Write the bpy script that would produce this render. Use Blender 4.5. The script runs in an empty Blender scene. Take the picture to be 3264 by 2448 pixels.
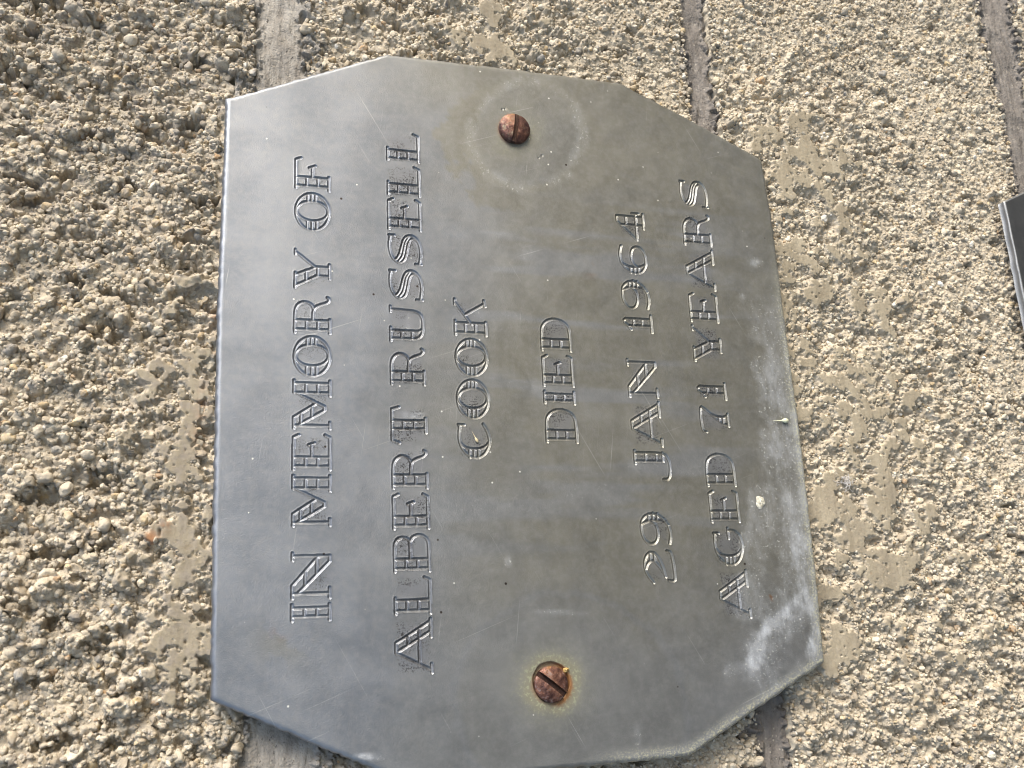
import bpy, bmesh, math, random
import numpy as np
from mathutils import Matrix, Vector
random.seed(7)
RNG = np.random.default_rng(11)
S = bpy.context.scene
COL = S.collection

# ------------------------------------------------------------------ camera
# wall plane = XZ, facing -Y; the phone was held sideways: picture up = +X, picture left = +Z
ROT = (-0.28473735, -0.31557768, -0.013616063)
TRA = (0.0031788067, 7.965158e-05, 0.16985835)
FOC = 3254.3597
def rod(r):
    r = np.array(r, float); t = np.linalg.norm(r); k = r / t
    K = np.array([[0, -k[2], k[1]], [k[2], 0, -k[0]], [-k[1], k[0], 0]])
    return np.eye(3) + math.sin(t) * K + (1 - math.cos(t)) * K @ K
R = rod(ROT) @ np.array([[0, 0, -1], [-1, 0, 0], [0, 1, 0]], float)
T = np.array(TRA)
CAM = -R.T @ T
def uv(px, py, Y=0.0):
    """photograph pixel -> (X, Z) on the plane at depth Y"""
    px = np.asarray(px, float); py = np.asarray(py, float)
    d = np.stack([(px - 1632) / FOC, (py - 1224) / FOC, np.ones_like(px)], -1) @ R
    s = (Y - CAM[1]) / d[..., 1]
    return CAM[0] + s * d[..., 0], CAM[2] + s * d[..., 2]
def pix(X, Z, Y=0.0):
    P = np.stack([X, np.full_like(X, Y), Z], -1) @ R.T + T
    return FOC * P[..., 0] / P[..., 2] + 1632, FOC * P[..., 1] / P[..., 2] + 1224
cd = bpy.data.cameras.new('camera'); cam = bpy.data.objects.new('camera', cd); COL.objects.link(cam)
M = Matrix.Identity(4)
for i in range(3):
    M[i][0] = R[0][i]; M[i][1] = -R[1][i]; M[i][2] = -R[2][i]; M[i][3] = CAM[i]
cam.matrix_world = M
cd.sensor_fit = 'HORIZONTAL'; cd.sensor_width = 36; cd.lens = 36 * FOC / 3264
cd.clip_start = 0.005; cd.clip_end = 500
cd.dof.use_dof = True; cd.dof.focus_distance = 0.172; cd.dof.aperture_fstop = 45
S.camera = cam

# ------------------------------------------------------------------ light: open shade, bright sky to the upper right of the wall
sun_dir = Vector((0.73, -0.50, 0.42)).normalized()
el = math.asin(sun_dir.z); rot = math.atan2(sun_dir.x, sun_dir.y)
W = bpy.data.worlds.new('World'); S.world = W; W.use_nodes = True
nt = W.node_tree; bg = nt.nodes['Background']; sky = nt.nodes.new('ShaderNodeTexSky')
sky.sky_type = 'NISHITA'; sky.sun_disc = False; sky.sun_elevation = el; sky.sun_rotation = rot
sky.air_density = 1.0; sky.dust_density = 2.0
nt.links.new(sky.outputs[0], bg.inputs[0]); bg.inputs[1].default_value = 0.085
sd = bpy.data.lights.new('sun', 'SUN'); sun = bpy.data.objects.new('sun', sd); COL.objects.link(sun)
sd.energy = 1.5; sd.angle = math.radians(34); sd.color = (1, 0.975, 0.935)
sun.rotation_euler = sun_dir.to_track_quat('Z', 'Y').to_euler()
S.cycles.filter_width = 1.0
S.view_settings.view_transform = 'Standard'; S.view_settings.look = 'None'
S.view_settings.exposure = 1.5; S.view_settings.gamma = 1

# ------------------------------------------------------------------ helpers
MM = 0.001
def sst(x, a, b):
    t = np.clip((x - a) / (b - a), 0, 1); return t * t * (3 - 2 * t)
def vnoise(x, y, seed):
    """value noise, cell 1"""
    r = np.random.default_rng(seed); G = r.random((256, 256))
    xi = np.floor(x).astype(int); yi = np.floor(y).astype(int)
    fx = x - xi; fy = y - yi; fx = fx * fx * (3 - 2 * fx); fy = fy * fy * (3 - 2 * fy)
    a = G[xi % 256, yi % 256]; b = G[(xi + 1) % 256, yi % 256]
    c = G[xi % 256, (yi + 1) % 256]; d = G[(xi + 1) % 256, (yi + 1) % 256]
    return (a * (1 - fx) + b * fx) * (1 - fy) + (c * (1 - fx) + d * fx) * fy
def fbm(x, y, cell, seed, octv=4, gain=0.5):
    s = 0; a = 1; n = 0
    for k in range(octv):
        s = s + a * vnoise(x / cell + 17.3 * k, y / cell + 5.7 * k, seed + k); n += a; a *= gain; cell = cell / 2.03
    return s / n
def new_mesh(name, co, quads=None, tris=None, attrs=None, smooth=True):
    me = bpy.data.meshes.new(name)
    nq = 0 if quads is None else len(quads); nt_ = 0 if tris is None else len(tris)
    me.vertices.add(len(co)); me.vertices.foreach_set('co', np.ascontiguousarray(co, np.float32).ravel())
    loops = []; 
    if nq: loops.append(np.asarray(quads, np.int32).ravel())
    if nt_: loops.append(np.asarray(tris, np.int32).ravel())
    L = np.concatenate(loops); me.loops.add(len(L)); me.loops.foreach_set('vertex_index', L)
    me.polygons.add(nq + nt_)
    st = np.concatenate([np.arange(nq) * 4, nq * 4 + np.arange(nt_) * 3]).astype(np.int32)
    me.polygons.foreach_set('loop_start', st)
    me.polygons.foreach_set('use_smooth', np.full(nq + nt_, smooth))
    me.update(calc_edges=True)
    for k, v in (attrs or {}).items():
        a = me.attributes.new(k, 'FLOAT', 'POINT'); a.data.foreach_set('value', np.ascontiguousarray(v, np.float32))
    return me
def link(name, me, mat=None, parent=None):
    o = bpy.data.objects.new(name, me); COL.objects.link(o)
    if mat:
        mi = np.zeros(len(me.polygons), np.int32); me.polygons.foreach_get('material_index', mi); me.materials.clear()
        for m_ in (mat if isinstance(mat, tuple) else (mat,)): me.materials.append(m_)
        me.polygons.foreach_set('material_index', mi)
    if parent: o.parent = parent
    return o
def tag(o, label=None, cat=None, group=None, kind=None):
    for k, v in (('label', label), ('category', cat), ('group', group), ('kind', kind)):
        if v: o[k] = v
    return o
def empty(name, loc=(0, 0, 0)):
    o = bpy.data.objects.new(name, None); COL.objects.link(o); o.location = loc; o.empty_display_size = 0.01; return o
class NT:
    def __init__(s, name, inst=False):
        s.inst = inst
        s.m = bpy.data.materials.new(name); s.m.use_nodes = True; s.t = s.m.node_tree
        s.b = s.t.nodes['Principled BSDF']; s.co = s.t.nodes.new('ShaderNodeNewGeometry').outputs['Position'] if inst else s.t.nodes.new('ShaderNodeTexCoord').outputs['Object']
    def _set(s, sock, v):
        if hasattr(v, 'is_output'): s.t.links.new(v, sock)
        elif v is not None:
            if isinstance(v, (tuple, list)) and len(v) == 3 and sock.type == 'RGBA': v = (*v, 1)
            sock.default_value = v
    def attr(s, n):
        a = s.t.nodes.new('ShaderNodeAttribute'); a.attribute_name = n; a.attribute_type = 'INSTANCER' if s.inst else 'GEOMETRY'; return a.outputs['Fac']
    def map(s, scale, co=None):
        n = s.t.nodes.new('ShaderNodeMapping'); s._set(n.inputs[0], co or s.co); n.inputs['Scale'].default_value = scale; return n.outputs[0]
    def noise(s, scale, det=4, rough=0.55, co=None, dist=0.0):
        n = s.t.nodes.new('ShaderNodeTexNoise'); s._set(n.inputs['Vector'], co or s.co); n.inputs['Scale'].default_value = scale
        n.inputs['Detail'].default_value = det; n.inputs['Roughness'].default_value = rough; n.inputs['Distortion'].default_value = dist
        return n.outputs['Fac']
    def voro(s, scale, feat='F1', co=None):
        n = s.t.nodes.new('ShaderNodeTexVoronoi'); s._set(n.inputs['Vector'], co or s.co); n.inputs['Scale'].default_value = scale; n.feature = feat
        return n.outputs['Distance'], n.outputs['Color']
    def math(s, op, a, b=None, c=None, clamp=False):
        n = s.t.nodes.new('ShaderNodeMath'); n.operation = op; n.use_clamp = clamp
        s._set(n.inputs[0], a); s._set(n.inputs[1], b)
        if c is not None: s._set(n.inputs[2], c)
        return n.outputs[0]
    def ss(s, v, a, b, lo=0.0, hi=1.0):
        n = s.t.nodes.new('ShaderNodeMapRange'); n.interpolation_type = 'SMOOTHSTEP'; s._set(n.inputs[0], v)
        n.inputs[1].default_value = a; n.inputs[2].default_value = b; n.inputs[3].default_value = lo; n.inputs[4].default_value = hi
        return n.outputs[0]
    def mix(s, f, a, b, mode='MIX'):
        n = s.t.nodes.new('ShaderNodeMix'); n.data_type = 'RGBA'; n.blend_type = mode
        s._set(n.inputs[0], f); s._set(n.inputs[6], a); s._set(n.inputs[7], b); return n.outputs[2]
    def ramp(s, f, stops, const=False):
        n = s.t.nodes.new('ShaderNodeValToRGB'); s._set(n.inputs[0], f); r = n.color_ramp
        if const: r.interpolation = 'CONSTANT'
        while len(r.elements) < len(stops): r.elements.new(0.5)
        for e, (p, c) in zip(r.elements, stops): e.position = p; e.color = (*c, 1)
        return n.outputs[0]
    def bump(s, h, dist, strength=1.0, nrm=None):
        n = s.t.nodes.new('ShaderNodeBump'); s._set(n.inputs['Height'], h); n.inputs['Distance'].default_value = dist
        s._set(n.inputs['Strength'], strength)
        if nrm is not None: s._set(n.inputs['Normal'], nrm)
        return n.outputs[0]
    def out(s, col=None, rough=None, metal=None, nrm=None, spec=None):
        s._set(s.b.inputs['Base Color'], col); s._set(s.b.inputs['Roughness'], rough); s._set(s.b.inputs['Metallic'], metal)
        s._set(s.b.inputs['Normal'], nrm); s._set(s.b.inputs['Specular IOR Level'], spec); return s.m

# ------------------------------------------------------------------ materials
def wall_material(name='aggregate_concrete', inst=False):
    n = NT(name, inst)
    tone = n.attr('tone'); flat = n.attr('flat'); rust = n.attr('rust'); grey = n.attr('grey')
    cem = n.ramp(n.noise(420, 5), [(0.3, (0.40, 0.355, 0.285)), (0.5, (0.52, 0.47, 0.385)), (0.72, (0.66, 0.615, 0.53))])
    sto = n.ramp(tone, [(0.0, (0.57, 0.515, 0.425)), (0.70, (0.62, 0.55, 0.43)), (0.81, (0.53, 0.42, 0.26)), (0.86, (0.64, 0.60, 0.52)),
                        (0.925, (0.25, 0.25, 0.25)), (0.96, (0.44, 0.29, 0.165)), (0.972, (0.70, 0.69, 0.66)), (0.99, (0.13, 0.135, 0.14))], True)
    sh = n.math('FRACT', n.math('MULTIPLY', tone, 37.7))
    c = n.mix(n.ss(n.noise(1500, 3), 0.34, 0.66, 0, 0.62 if inst else 1.0), sto, cem)
    c = n.mix(0.75, c, n.ramp(sh, [(0.0, (0.58, 0.51, 0.42)), (0.35, (0.84, 0.80, 0.73)), (0.7, (1.0, 0.97, 0.90)), (1.0, (1.3, 1.28, 1.22))]), 'MULTIPLY')
    c = n.mix(n.math('MULTIPLY', flat, 0.8), c, n.ramp(n.noise(300, 5, co=n.map((0.25, 1, 1))), [(0.3, (0.195, 0.165, 0.115)), (0.5, (0.27, 0.23, 0.162)), (0.7, (0.345, 0.30, 0.218))]))
    gr = n.math('MULTIPLY', grey, n.ss(n.noise(700, 5, 0.65), 0.38, 0.68))
    c = n.mix(gr, c, (0.285, 0.25, 0.215))
    c = n.mix(n.math('MULTIPLY', rust, n.ss(n.noise(900, 4), 0.35, 0.6)), c, (0.36, 0.15, 0.055))
    c = n.mix(n.ss(n.noise(2600, 2), 0.60, 0.75, 0, 0.55), c, (0.20, 0.165, 0.12))
    h = n.math('ADD', n.noise(2600, 3, 0.7), n.math('MULTIPLY', n.noise(6000, 2), 0.5))
    return n.out(c, 0.92, 0, n.bump(h, 0.00011 if inst else 0.00018, n.math('SUBTRACT', 1.0, n.math('MULTIPLY', flat, 0.55))), 0.25)
def mortar_material(name, lo, hi):
    n = NT(name)
    c = n.ramp(n.noise(500, 6, 0.65, co=n.map((0.3, 1, 1))), [(0.3, lo), (0.7, hi)])
    c = n.mix(n.ss(n.noise(1600, 3, 0.7), 0.60, 0.72), c, (0.07, 0.065, 0.06))
    c = n.mix(n.ss(n.voro(900)[0], 0.18, 0.10, 0, 0.6), c, (0.5, 0.46, 0.38))
    h = n.math('ADD', n.noise(1500, 4, 0.7, co=n.map((0.22, 1, 1))), n.noise(3500, 2))
    return n.out(c, 0.9, 0, n.bump(h, 0.00018), 0.25)
def plate_material(name='weathered_plate_metal', k=1.0):
    n = NT(name)
    olive, bloom, green, rust, grime, edge, groove = (n.attr(k) for k in ('olive', 'bloom', 'green', 'rust', 'grime', 'edge', 'groove'))
    c = n.mix(n.ss(n.math('ADD', n.math('MULTIPLY', n.noise(60, 6, 0.6), 0.6), n.math('MULTIPLY', n.noise(190, 5, 0.65, co=n.map((1, 1, 0.5))), 0.4)), 0.36, 0.64), (0.20, 0.219, 0.25), (0.282, 0.30, 0.332))
    ol = n.mix(n.ss(n.noise(80, 6, 0.6), 0.3, 0.7), (0.20, 0.192, 0.15), (0.258, 0.25, 0.208))
    c = n.mix(n.math('MULTIPLY', olive, 0.85), c, ol)
    c = n.mix(n.ss(n.noise(900, 6, 0.7), 0.35, 0.75, 0, 0.35), c, (0.36, 0.36, 0.36))
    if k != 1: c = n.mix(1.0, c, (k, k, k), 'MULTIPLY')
    # cleaner metal and black residue around the lettering, painted shade in the cuts
    c = n.mix(n.math('MULTIPLY', n.ss(grime, 0.3, 0.9), 0.5), c, (0.24, 0.25, 0.275))
    blk = n.math('MULTIPLY', n.ss(n.noise(3600, 4, 0.75), 0.515, 0.58), n.math('MULTIPLY', n.ss(grime, 0.1, 0.7), n.ss(n.noise(170, 4, 0.6), 0.42, 0.62)))
    c = n.mix(n.math('MULTIPLY', blk, 0.9), c, (0.022, 0.02, 0.022))
    gd = n.math('MULTIPLY', n.ss(groove, 0.25, 0.95), n.math('MULTIPLY', n.ss(grime, 0.5, 1.0, 0.0, 0.6), n.ss(n.noise(900, 5, 0.7), 0.32, 0.60, 0.25, 1.0)))  # cut strokes darkened in patches, their shade put into the colour
    c = n.mix(gd, c, (0.05, 0.045, 0.042))
    # white oxide bloom, crusted at its rim
    bl = n.math('MULTIPLY', bloom, n.math('MAXIMUM', n.ss(n.noise(330, 8, 0.7, co=n.map((0.5, 1, 1))), 0.36, 0.66, 0.15, 1.0), n.ss(bloom, 0.65, 1.05, 0, 0.7)))
    c = n.mix(bl, c, (0.50, 0.53, 0.57))
    cr = n.math('MULTIPLY', n.ss(n.noise(2300, 4, 0.7), 0.58, 0.68), n.ss(bloom, 0.02, 0.2))
    c = n.mix(n.math('MULTIPLY', cr, 0.65), c, (0.62, 0.64, 0.62))
    ed = n.math('MULTIPLY', edge, n.ss(n.noise(2600, 4, 0.75), 0.47, 0.62))
    c = n.mix(n.math('MULTIPLY', ed, 0.85), c, (0.52, 0.51, 0.36))
    c = n.mix(n.math('MULTIPLY', green, 0.6), c, (0.215, 0.195, 0.10))
    c = n.mix(n.math('MULTIPLY', n.math('MULTIPLY', green, n.ss(n.noise(2000, 4), 0.5, 0.65)), 0.5), c, (0.42, 0.46, 0.30))
    c = n.mix(rust, c, (0.27, 0.11, 0.03))
    for sc_, an in (((30, 1, 2600), 0.5), ((2400, 1, 26), 0.35), ((40, 1, 3000), -0.15)):
        mp = n.t.nodes.new('ShaderNodeMapping'); n._set(mp.inputs[0], n.co); mp.inputs['Rotation'].default_value = (0, an, 0)
        mp2 = n.map(sc_, mp.outputs[0]); sr = n.math('MULTIPLY', n.ss(n.noise(1.0, 1, co=mp2), 0.70, 0.76), n.ss(n.noise(70, 2), 0.5, 0.62))
        c = n.mix(n.math('MULTIPLY', sr, 0.3), c, (0.62, 0.63, 0.62))
    # pale specks
    d, col = n.voro(330); sp = n.math('MULTIPLY', n.ss(d, 0.065, 0.03), n.math('GREATER_THAN', col, 0.62))
    c = n.mix(sp, c, (0.78, 0.78, 0.74))
    d2, col2 = n.voro(150); dk = n.math('MULTIPLY', n.ss(d2, 0.04, 0.02), n.math('GREATER_THAN', col2, 0.66))
    c = n.mix(dk, c, (0.05, 0.04, 0.035))
    h = n.math('ADD', n.math('MULTIPLY', n.noise(5500, 2, 0.6), 1.6), n.math('ADD', n.math('MULTIPLY', n.noise(160, 2), 2.0), n.math('MULTIPLY', n.noise(1500, 3, 0.6, co=n.map((1, 1, 0.15))), 0.35)))
    h = n.math('ADD', h, n.math('MULTIPLY', n.math('ADD', cr, n.math('ADD', sp, ed)), 0.8))
    rough = n.math('ADD', n.ss(n.noise(300, 4), 0.3, 0.7, 0.45, 0.54), n.math('MULTIPLY', bl, 0.2))
    met = n.math('SUBTRACT', 0.82, n.math('MULTIPLY', n.math('MAXIMUM', bl, n.math('MAXIMUM', green, edge)), 0.5))
    return n.out(c, rough, met, n.bump(h, 0.00002), 0.5)
def screw_material(name, dust):
    n = NT(name)
    c = n.ramp(n.noise(420, 5, 0.65), [(0.34, (0.045, 0.022, 0.024)), (0.50, (0.15, 0.07, 0.05)), (0.66, (0.36, 0.19, 0.125))])
    c = n.mix(n.ss(n.noise(900, 4, 0.7), 0.52, 0.66, 0, 0.7), c, dust)
    c = n.mix(n.ss(n.noise(500, 3), 0.58, 0.7, 0, 0.6), c, (0.22, 0.11, 0.025))
    c = n.mix(n.math('MULTIPLY', n.attr('slot'), 0.85), c, (0.035, 0.018, 0.014))  # shade of the slot recess put into its colour
    h = n.noise(2200, 4, 0.7)
    return n.out(c, n.ss(n.noise(700, 3), 0.3, 0.7, 0.35, 0.6), 0.55, n.bump(h, 0.00014), 0.5)
def plain(name, lo, hi, scale=900, rough=0.6):
    n = NT(name); return n.out(n.ramp(n.noise(scale, 4), [(0.3, lo), (0.7, hi)]), rough, 0, n.bump(n.noise(scale * 2, 3), 0.00005))
WALL_M = wall_material(); PEB_M = wall_material('aggregate_stone', True)
MORT_L = mortar_material('pale_mortar', (0.20, 0.18, 0.155), (0.43, 0.40, 0.355))
MORT_D = mortar_material('grey_mortar', (0.14, 0.125, 0.112), (0.27, 0.245, 0.22))
PLATE_M = plate_material(); PLATE_D = plate_material('plate_metal_dark_reflection', 0.4)  # PLATE_D: darker metal, with a dark reflection put into its colour

# ------------------------------------------------------------------ the wall: one height field, cut into its blocks and joints
WY = 0.0026                                   # mean face of the blocks behind the plate front (Y = 0)
MY = 0.0060                                   # mortar face
def joint_z(p0, p1, Y):
    """edge of a course through two photograph points -> Z = a + b X"""
    X0, Z0 = uv(*p0, Y); X1, Z1 = uv(*p1, Y); b = (Z1 - Z0) / (X1 - X0); return Z0 - b * X0, b
J1a = joint_z((815, 0), (776, 2294), WY); J1b = joint_z((975, 0), (1025, 2440), WY)
J2a = joint_z((2180, 0), (2432, 2300), WY); J2b = joint_z((2262, 0), (2535, 2300), WY)
J3a = joint_z((3135, 0), (3258, 597), WY); J3b = joint_z((3232, 0), (3355, 597), WY)
OUT_PX = [(1234, 169), (1600, 213), (1977, 263), (2205, 383), (2430, 507), (2462, 694), (2505, 1010), (2560, 1420), (2606, 1830), (2633, 2110),
          (2203, 2411), (1780, 2452), (1305, 2497), (990, 2367), (671, 2232), (678, 1700), (693, 1000), (721, 311)]
OUT = np.stack(uv([p[0] for p in OUT_PX], [p[1] for p in OUT_PX], 0.0), -1)
def inside_poly(X, Z, poly, inset=0.0):
    """signed distance-like value to a convex polygon (positive inside)"""
    c = poly.mean(0); d = np.full(X.shape, 1e9)
    for i in range(len(poly)):
        a = poly[i]; b = poly[(i + 1) % len(poly)]; e = b - a; nrm = np.array([-e[1], e[0]]) / np.linalg.norm(e)
        if (c - a) @ nrm < 0: nrm = -nrm
        d = np.minimum(d, (X - a[0]) * nrm[0] + (Z - a[1]) * nrm[1])
    return d
cx, cz = uv([0, 3264, 3264, 0], [0, 0, 2448, 2448], WY)
PADF = 0.006
X0, X1, Z0, Z1 = cx.min() - PADF, cx.max() + PADF, cz.min() - PADF, cz.max() + PADF
DX = 0.000172
nx = int((X1 - X0) / DX) + 1; nz = int((Z1 - Z0) / DX) + 1
gx = X0 + np.arange(nx) * DX; gz = Z0 + np.arange(nz) * DX
GX, GZ = np.meshgrid(gx, gz, indexing='ij')
PX, PY = pix(GX, GZ, WY)
hidden = inside_poly(GX, GZ, OUT) > 0.007
seen = (PX > -140) & (PX < 3404) & (PY > -140) & (PY < 2588) & ~hidden

PW = RNG.uniform(1.3, 2.6, 997); CP = RNG.uniform(0.35, 1.1, 991); TI = RNG.normal(0, 0.28, (983, 2))
def stamp(H, tone, cen, rad, zc, ang, asp, flatz, tv):
    for k in range(len(rad)):
        r = rad[k]; i0 = int((cen[k, 0] - r - X0) / DX); i1 = int((cen[k, 0] + r - X0) / DX) + 2
        j0 = int((cen[k, 1] - r - Z0) / DX); j1 = int((cen[k, 1] + r - Z0) / DX) + 2
        if i0 < 0 or j0 < 0 or i1 > nx or j1 > nz: continue
        dx = (gx[i0:i1] - cen[k, 0])[:, None]; dz = (gz[j0:j1] - cen[k, 1])[None, :]
        ca, sa = math.cos(ang[k]), math.sin(ang[k])
        u = (dx * ca + dz * sa) / r; v = (-dx * sa + dz * ca) / (r * asp[k])
        p = PW[k % 997]; q = np.abs(u) ** p + np.abs(v) ** p
        h = np.where(q < 1, zc[k] + r * np.minimum(flatz[k] * np.sqrt(np.maximum(1 - q, 0)), CP[k % 991]) + r * (TI[k % 983, 0] * u + TI[k % 983, 1] * v), -1)
        w = H[i0:i1, j0:j1]; m = h > w
        w[m] = h[m]; tone[i0:i1, j0:j1][m] = tv[k]
def inside_hidden(c): return inside_poly(c[:, 0], c[:, 1], OUT) > 0.008
big = fbm(GX, GZ, 0.011, 3, 3); mid = fbm(GX, GZ, 0.0032, 9, 3)
H = (big - 0.5) * 0.0013 + (mid - 0.5) * 0.0018 * (0.5 + 0.3 * sst(GZ, -0.03, 0.05)) - 0.0014
tone = np.full(H.shape, 0.3)
def at(A, c):
    i = np.clip(((c[:, 0] - X0) / DX).astype(int), 0, nx - 1); j = np.clip(((c[:, 1] - Z0) / DX).astype(int), 0, nz - 1); return A[i, j]
def scatter(n):
    c = np.stack([RNG.uniform(X0, X1, n), RNG.uniform(Z0, Z1, n)], -1); return c[~inside_hidden(c)]
area = (X1 - X0) * (Z1 - Z0)
# lumps of cemented aggregate: coarser towards the upper courses
c = scatter(int(area / (1.75e-3) ** 2)); n_ = len(c)
up = sst(c[:, 1], -0.02, 0.06)
rad = np.clip(RNG.lognormal(math.log(0.66e-3), 0.48, n_), 0.35e-3, 2.1e-3) * (0.75 + 0.5 * up)
stamp(H, tone, c, rad, at(H, c) + RNG.uniform(-0.1e-3, 0.40e-3, n_) * (0.6 + 0.5 * up) - 0.25 * rad, RNG.normal(1.57, 0.6, n_), RNG.uniform(0.55, 0.95, n_), RNG.uniform(0.6, 1.0, n_), RNG.random(n_) * 0.72)
HL = H.copy(); TL = tone.copy()
# small pebbles and coarse sand
c = scatter(int(area / (0.54e-3) ** 2)); n_ = len(c)
up = sst(c[:, 1], -0.03, 0.06)
rad = np.clip(RNG.lognormal(math.log(0.29e-3), 0.42, n_), 0.15e-3, 1.0e-3) * (0.95 + 0.2 * up)
tv = RNG.random(n_)
stamp(H, tone, c, rad, at(H, c) + RNG.uniform(-0.75, 0.12, n_) * rad, RNG.uniform(0, 3.14, n_), RNG.uniform(0.55, 1.0, n_), RNG.uniform(0.7, 1.0, n_), tv)
PEB = (c, rad, tv, at(HL, c))
# pits that run across the courses
WA = (fbm(GX, GZ, 0.0016, 41, 3, 0.65) - 0.5) * 0.0028; WB = (fbm(GX, GZ, 0.0016, 46, 3, 0.65) - 0.5) * 0.0028
c = scatter(1400); pit = np.zeros_like(H)
for k in range(len(c)):
    r = random.uniform(0.5e-3, 1.5e-3) * (1.3 if c[k, 1] > 0.0 else 0.9)
    i0 = int((c[k, 0] - r * 1.6 - X0) / DX); i1 = int((c[k, 0] + r * 1.6 - X0) / DX) + 2
    j0 = int((c[k, 1] - r * 2.6 - Z0) / DX); j1 = int((c[k, 1] + r * 2.6 - Z0) / DX) + 2
    if i0 < 0 or j0 < 0 or i1 > nx or j1 > nz: continue
    a = random.gauss(0, 0.4); ca, sa = math.cos(a), math.sin(a)
    dx = (gx[i0:i1] - c[k, 0])[:, None] + WA[i0:i1, j0:j1]; dz = (gz[j0:j1] - c[k, 1])[None, :] + WB[i0:i1, j0:j1]
    u = (dz * ca + dx * sa) / (r * 1.8); v = (-dz * sa + dx * ca) / (r * 0.75)
    q = np.maximum(1 - (u * u + v * v), 0); w = pit[i0:i1, j0:j1]; np.maximum(w, np.sqrt(q) * random.uniform(0.9e-3, 2.7e-3), out=w)
warp = fbm(GX, GZ, 0.0011, 40, 3)
def blob(px, py, rx, ry): return np.exp(-(((PX - px) / rx) ** 2 + ((PY - py) / ry) ** 2))
skin = 0.9 * blob(2500, 1050, 110, 650) + 1.05 * blob(560, 1500, 190, 620) + 0.75 * blob(600, 2050, 200, 300) + 1.15 * blob(1570, 110, 250, 130)
skin += 1.35 * blob(2600, 900, 190, 520) + 1.25 * blob(2780, 1350, 260, 420) + 0.85 * blob(2850, 1900, 420, 420) + 0.6 * blob(2480, 430, 170, 130) + 0.35 * blob(2900, 2300, 400, 200)
skin = skin * (0.15 + 1.35 * fbm(GX, GZ, 0.0045, 61, 4, 0.65))
skin *= 1 + 0.35 * sst(inside_poly(GX, GZ, OUT), -0.012, -0.002) * sst(PX, 2300, 2500)
grit = sst(skin, 0.32, 0.12)                  # open texture: real pebbles are set on the bedding
H = H * (1 - grit) + HL * grit - 0.00012 * grit
H -= pit * sst(warp, 0.34, 0.50) * (1 - 0.75 * sst(skin, 0.2, 0.5))
H += (fbm(GX, GZ, 0.0006, 21, 2) - 0.5) * 0.00036 + (vnoise(GX / 0.0003 + 9, GZ / 0.0003 + 9, 23) - 0.5) * 0.00022 + (RNG.random(H.shape) - 0.5) * 0.00012
# ground-off skin: patches beside the plate where the cast face is still flat, with holes in it
LEV = 0.00045
LIFT = 0.00150 * np.clip(skin, 0, 1.05) + (fbm(GX, GZ, 0.0030, 64, 4, 0.62) - 0.51) * 0.0044 * sst(skin, 0.15, 0.4)
Hs = H + LIFT
lev = LEV + (fbm(GX, GZ, 0.004, 70, 2) - 0.5) * 0.00012 + (fbm(GX * 0.12, GZ, 0.00045, 75, 2) - 0.5) * 0.00010 + (vnoise(GX / 0.0004 + 3, GZ / 0.0004 + 3, 78) - 0.5) * 0.00006 - 0.0005 * sst(vnoise(GX / 0.0008 + 3, GZ / 0.0008 + 3, 79), 0.90, 0.96)
on = sst(skin, 0.18, 0.40)
flat = np.where(Hs > lev, 1.0, 0.0) * on
H = np.where(on > 0.02, np.minimum(Hs - 0.0002 * (Hs < lev - 0.00005), lev + (1 - on) * 0.0015), H)
H = np.minimum(H, np.where(inside_poly(GX, GZ, OUT) > -0.0008, 0.0006, 1))      # nothing pokes through the plate
rustm = np.clip(0.75 * blob(480, 1715, 24, 26) + 0.55 * blob(528, 1680, 18, 16) + 0.4 * blob(635, 1400, 26, 30) + 0.35 * blob(685, 1010, 26, 40) + 0.4 * blob(645, 1300, 18, 60), 0, 1)
greym = np.clip(0.28 + 0.42 * sst(GZ, 0.0, 0.075) - 0.5 * blob(2700, 600, 800, 900) + 0.75 * blob(200, 150, 560, 520), 0, 1)
def grid_part(H2, GX2, GZ2, cells, Y0, attrs):
    used = np.zeros(H2.shape, bool)
    used[:-1, :-1] |= cells; used[1:, :-1] |= cells; used[:-1, 1:] |= cells; used[1:, 1:] |= cells
    idx = np.cumsum(used.ravel()).reshape(H2.shape) - 1
    co = np.stack([GX2[used], Y0 - H2[used], GZ2[used]], -1)
    q = np.stack([idx[:-1, :-1][cells], idx[1:, :-1][cells], idx[1:, 1:][cells], idx[:-1, 1:][cells]], -1)
    return co, q, {k: v[used] for k, v in attrs.items()}
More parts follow.
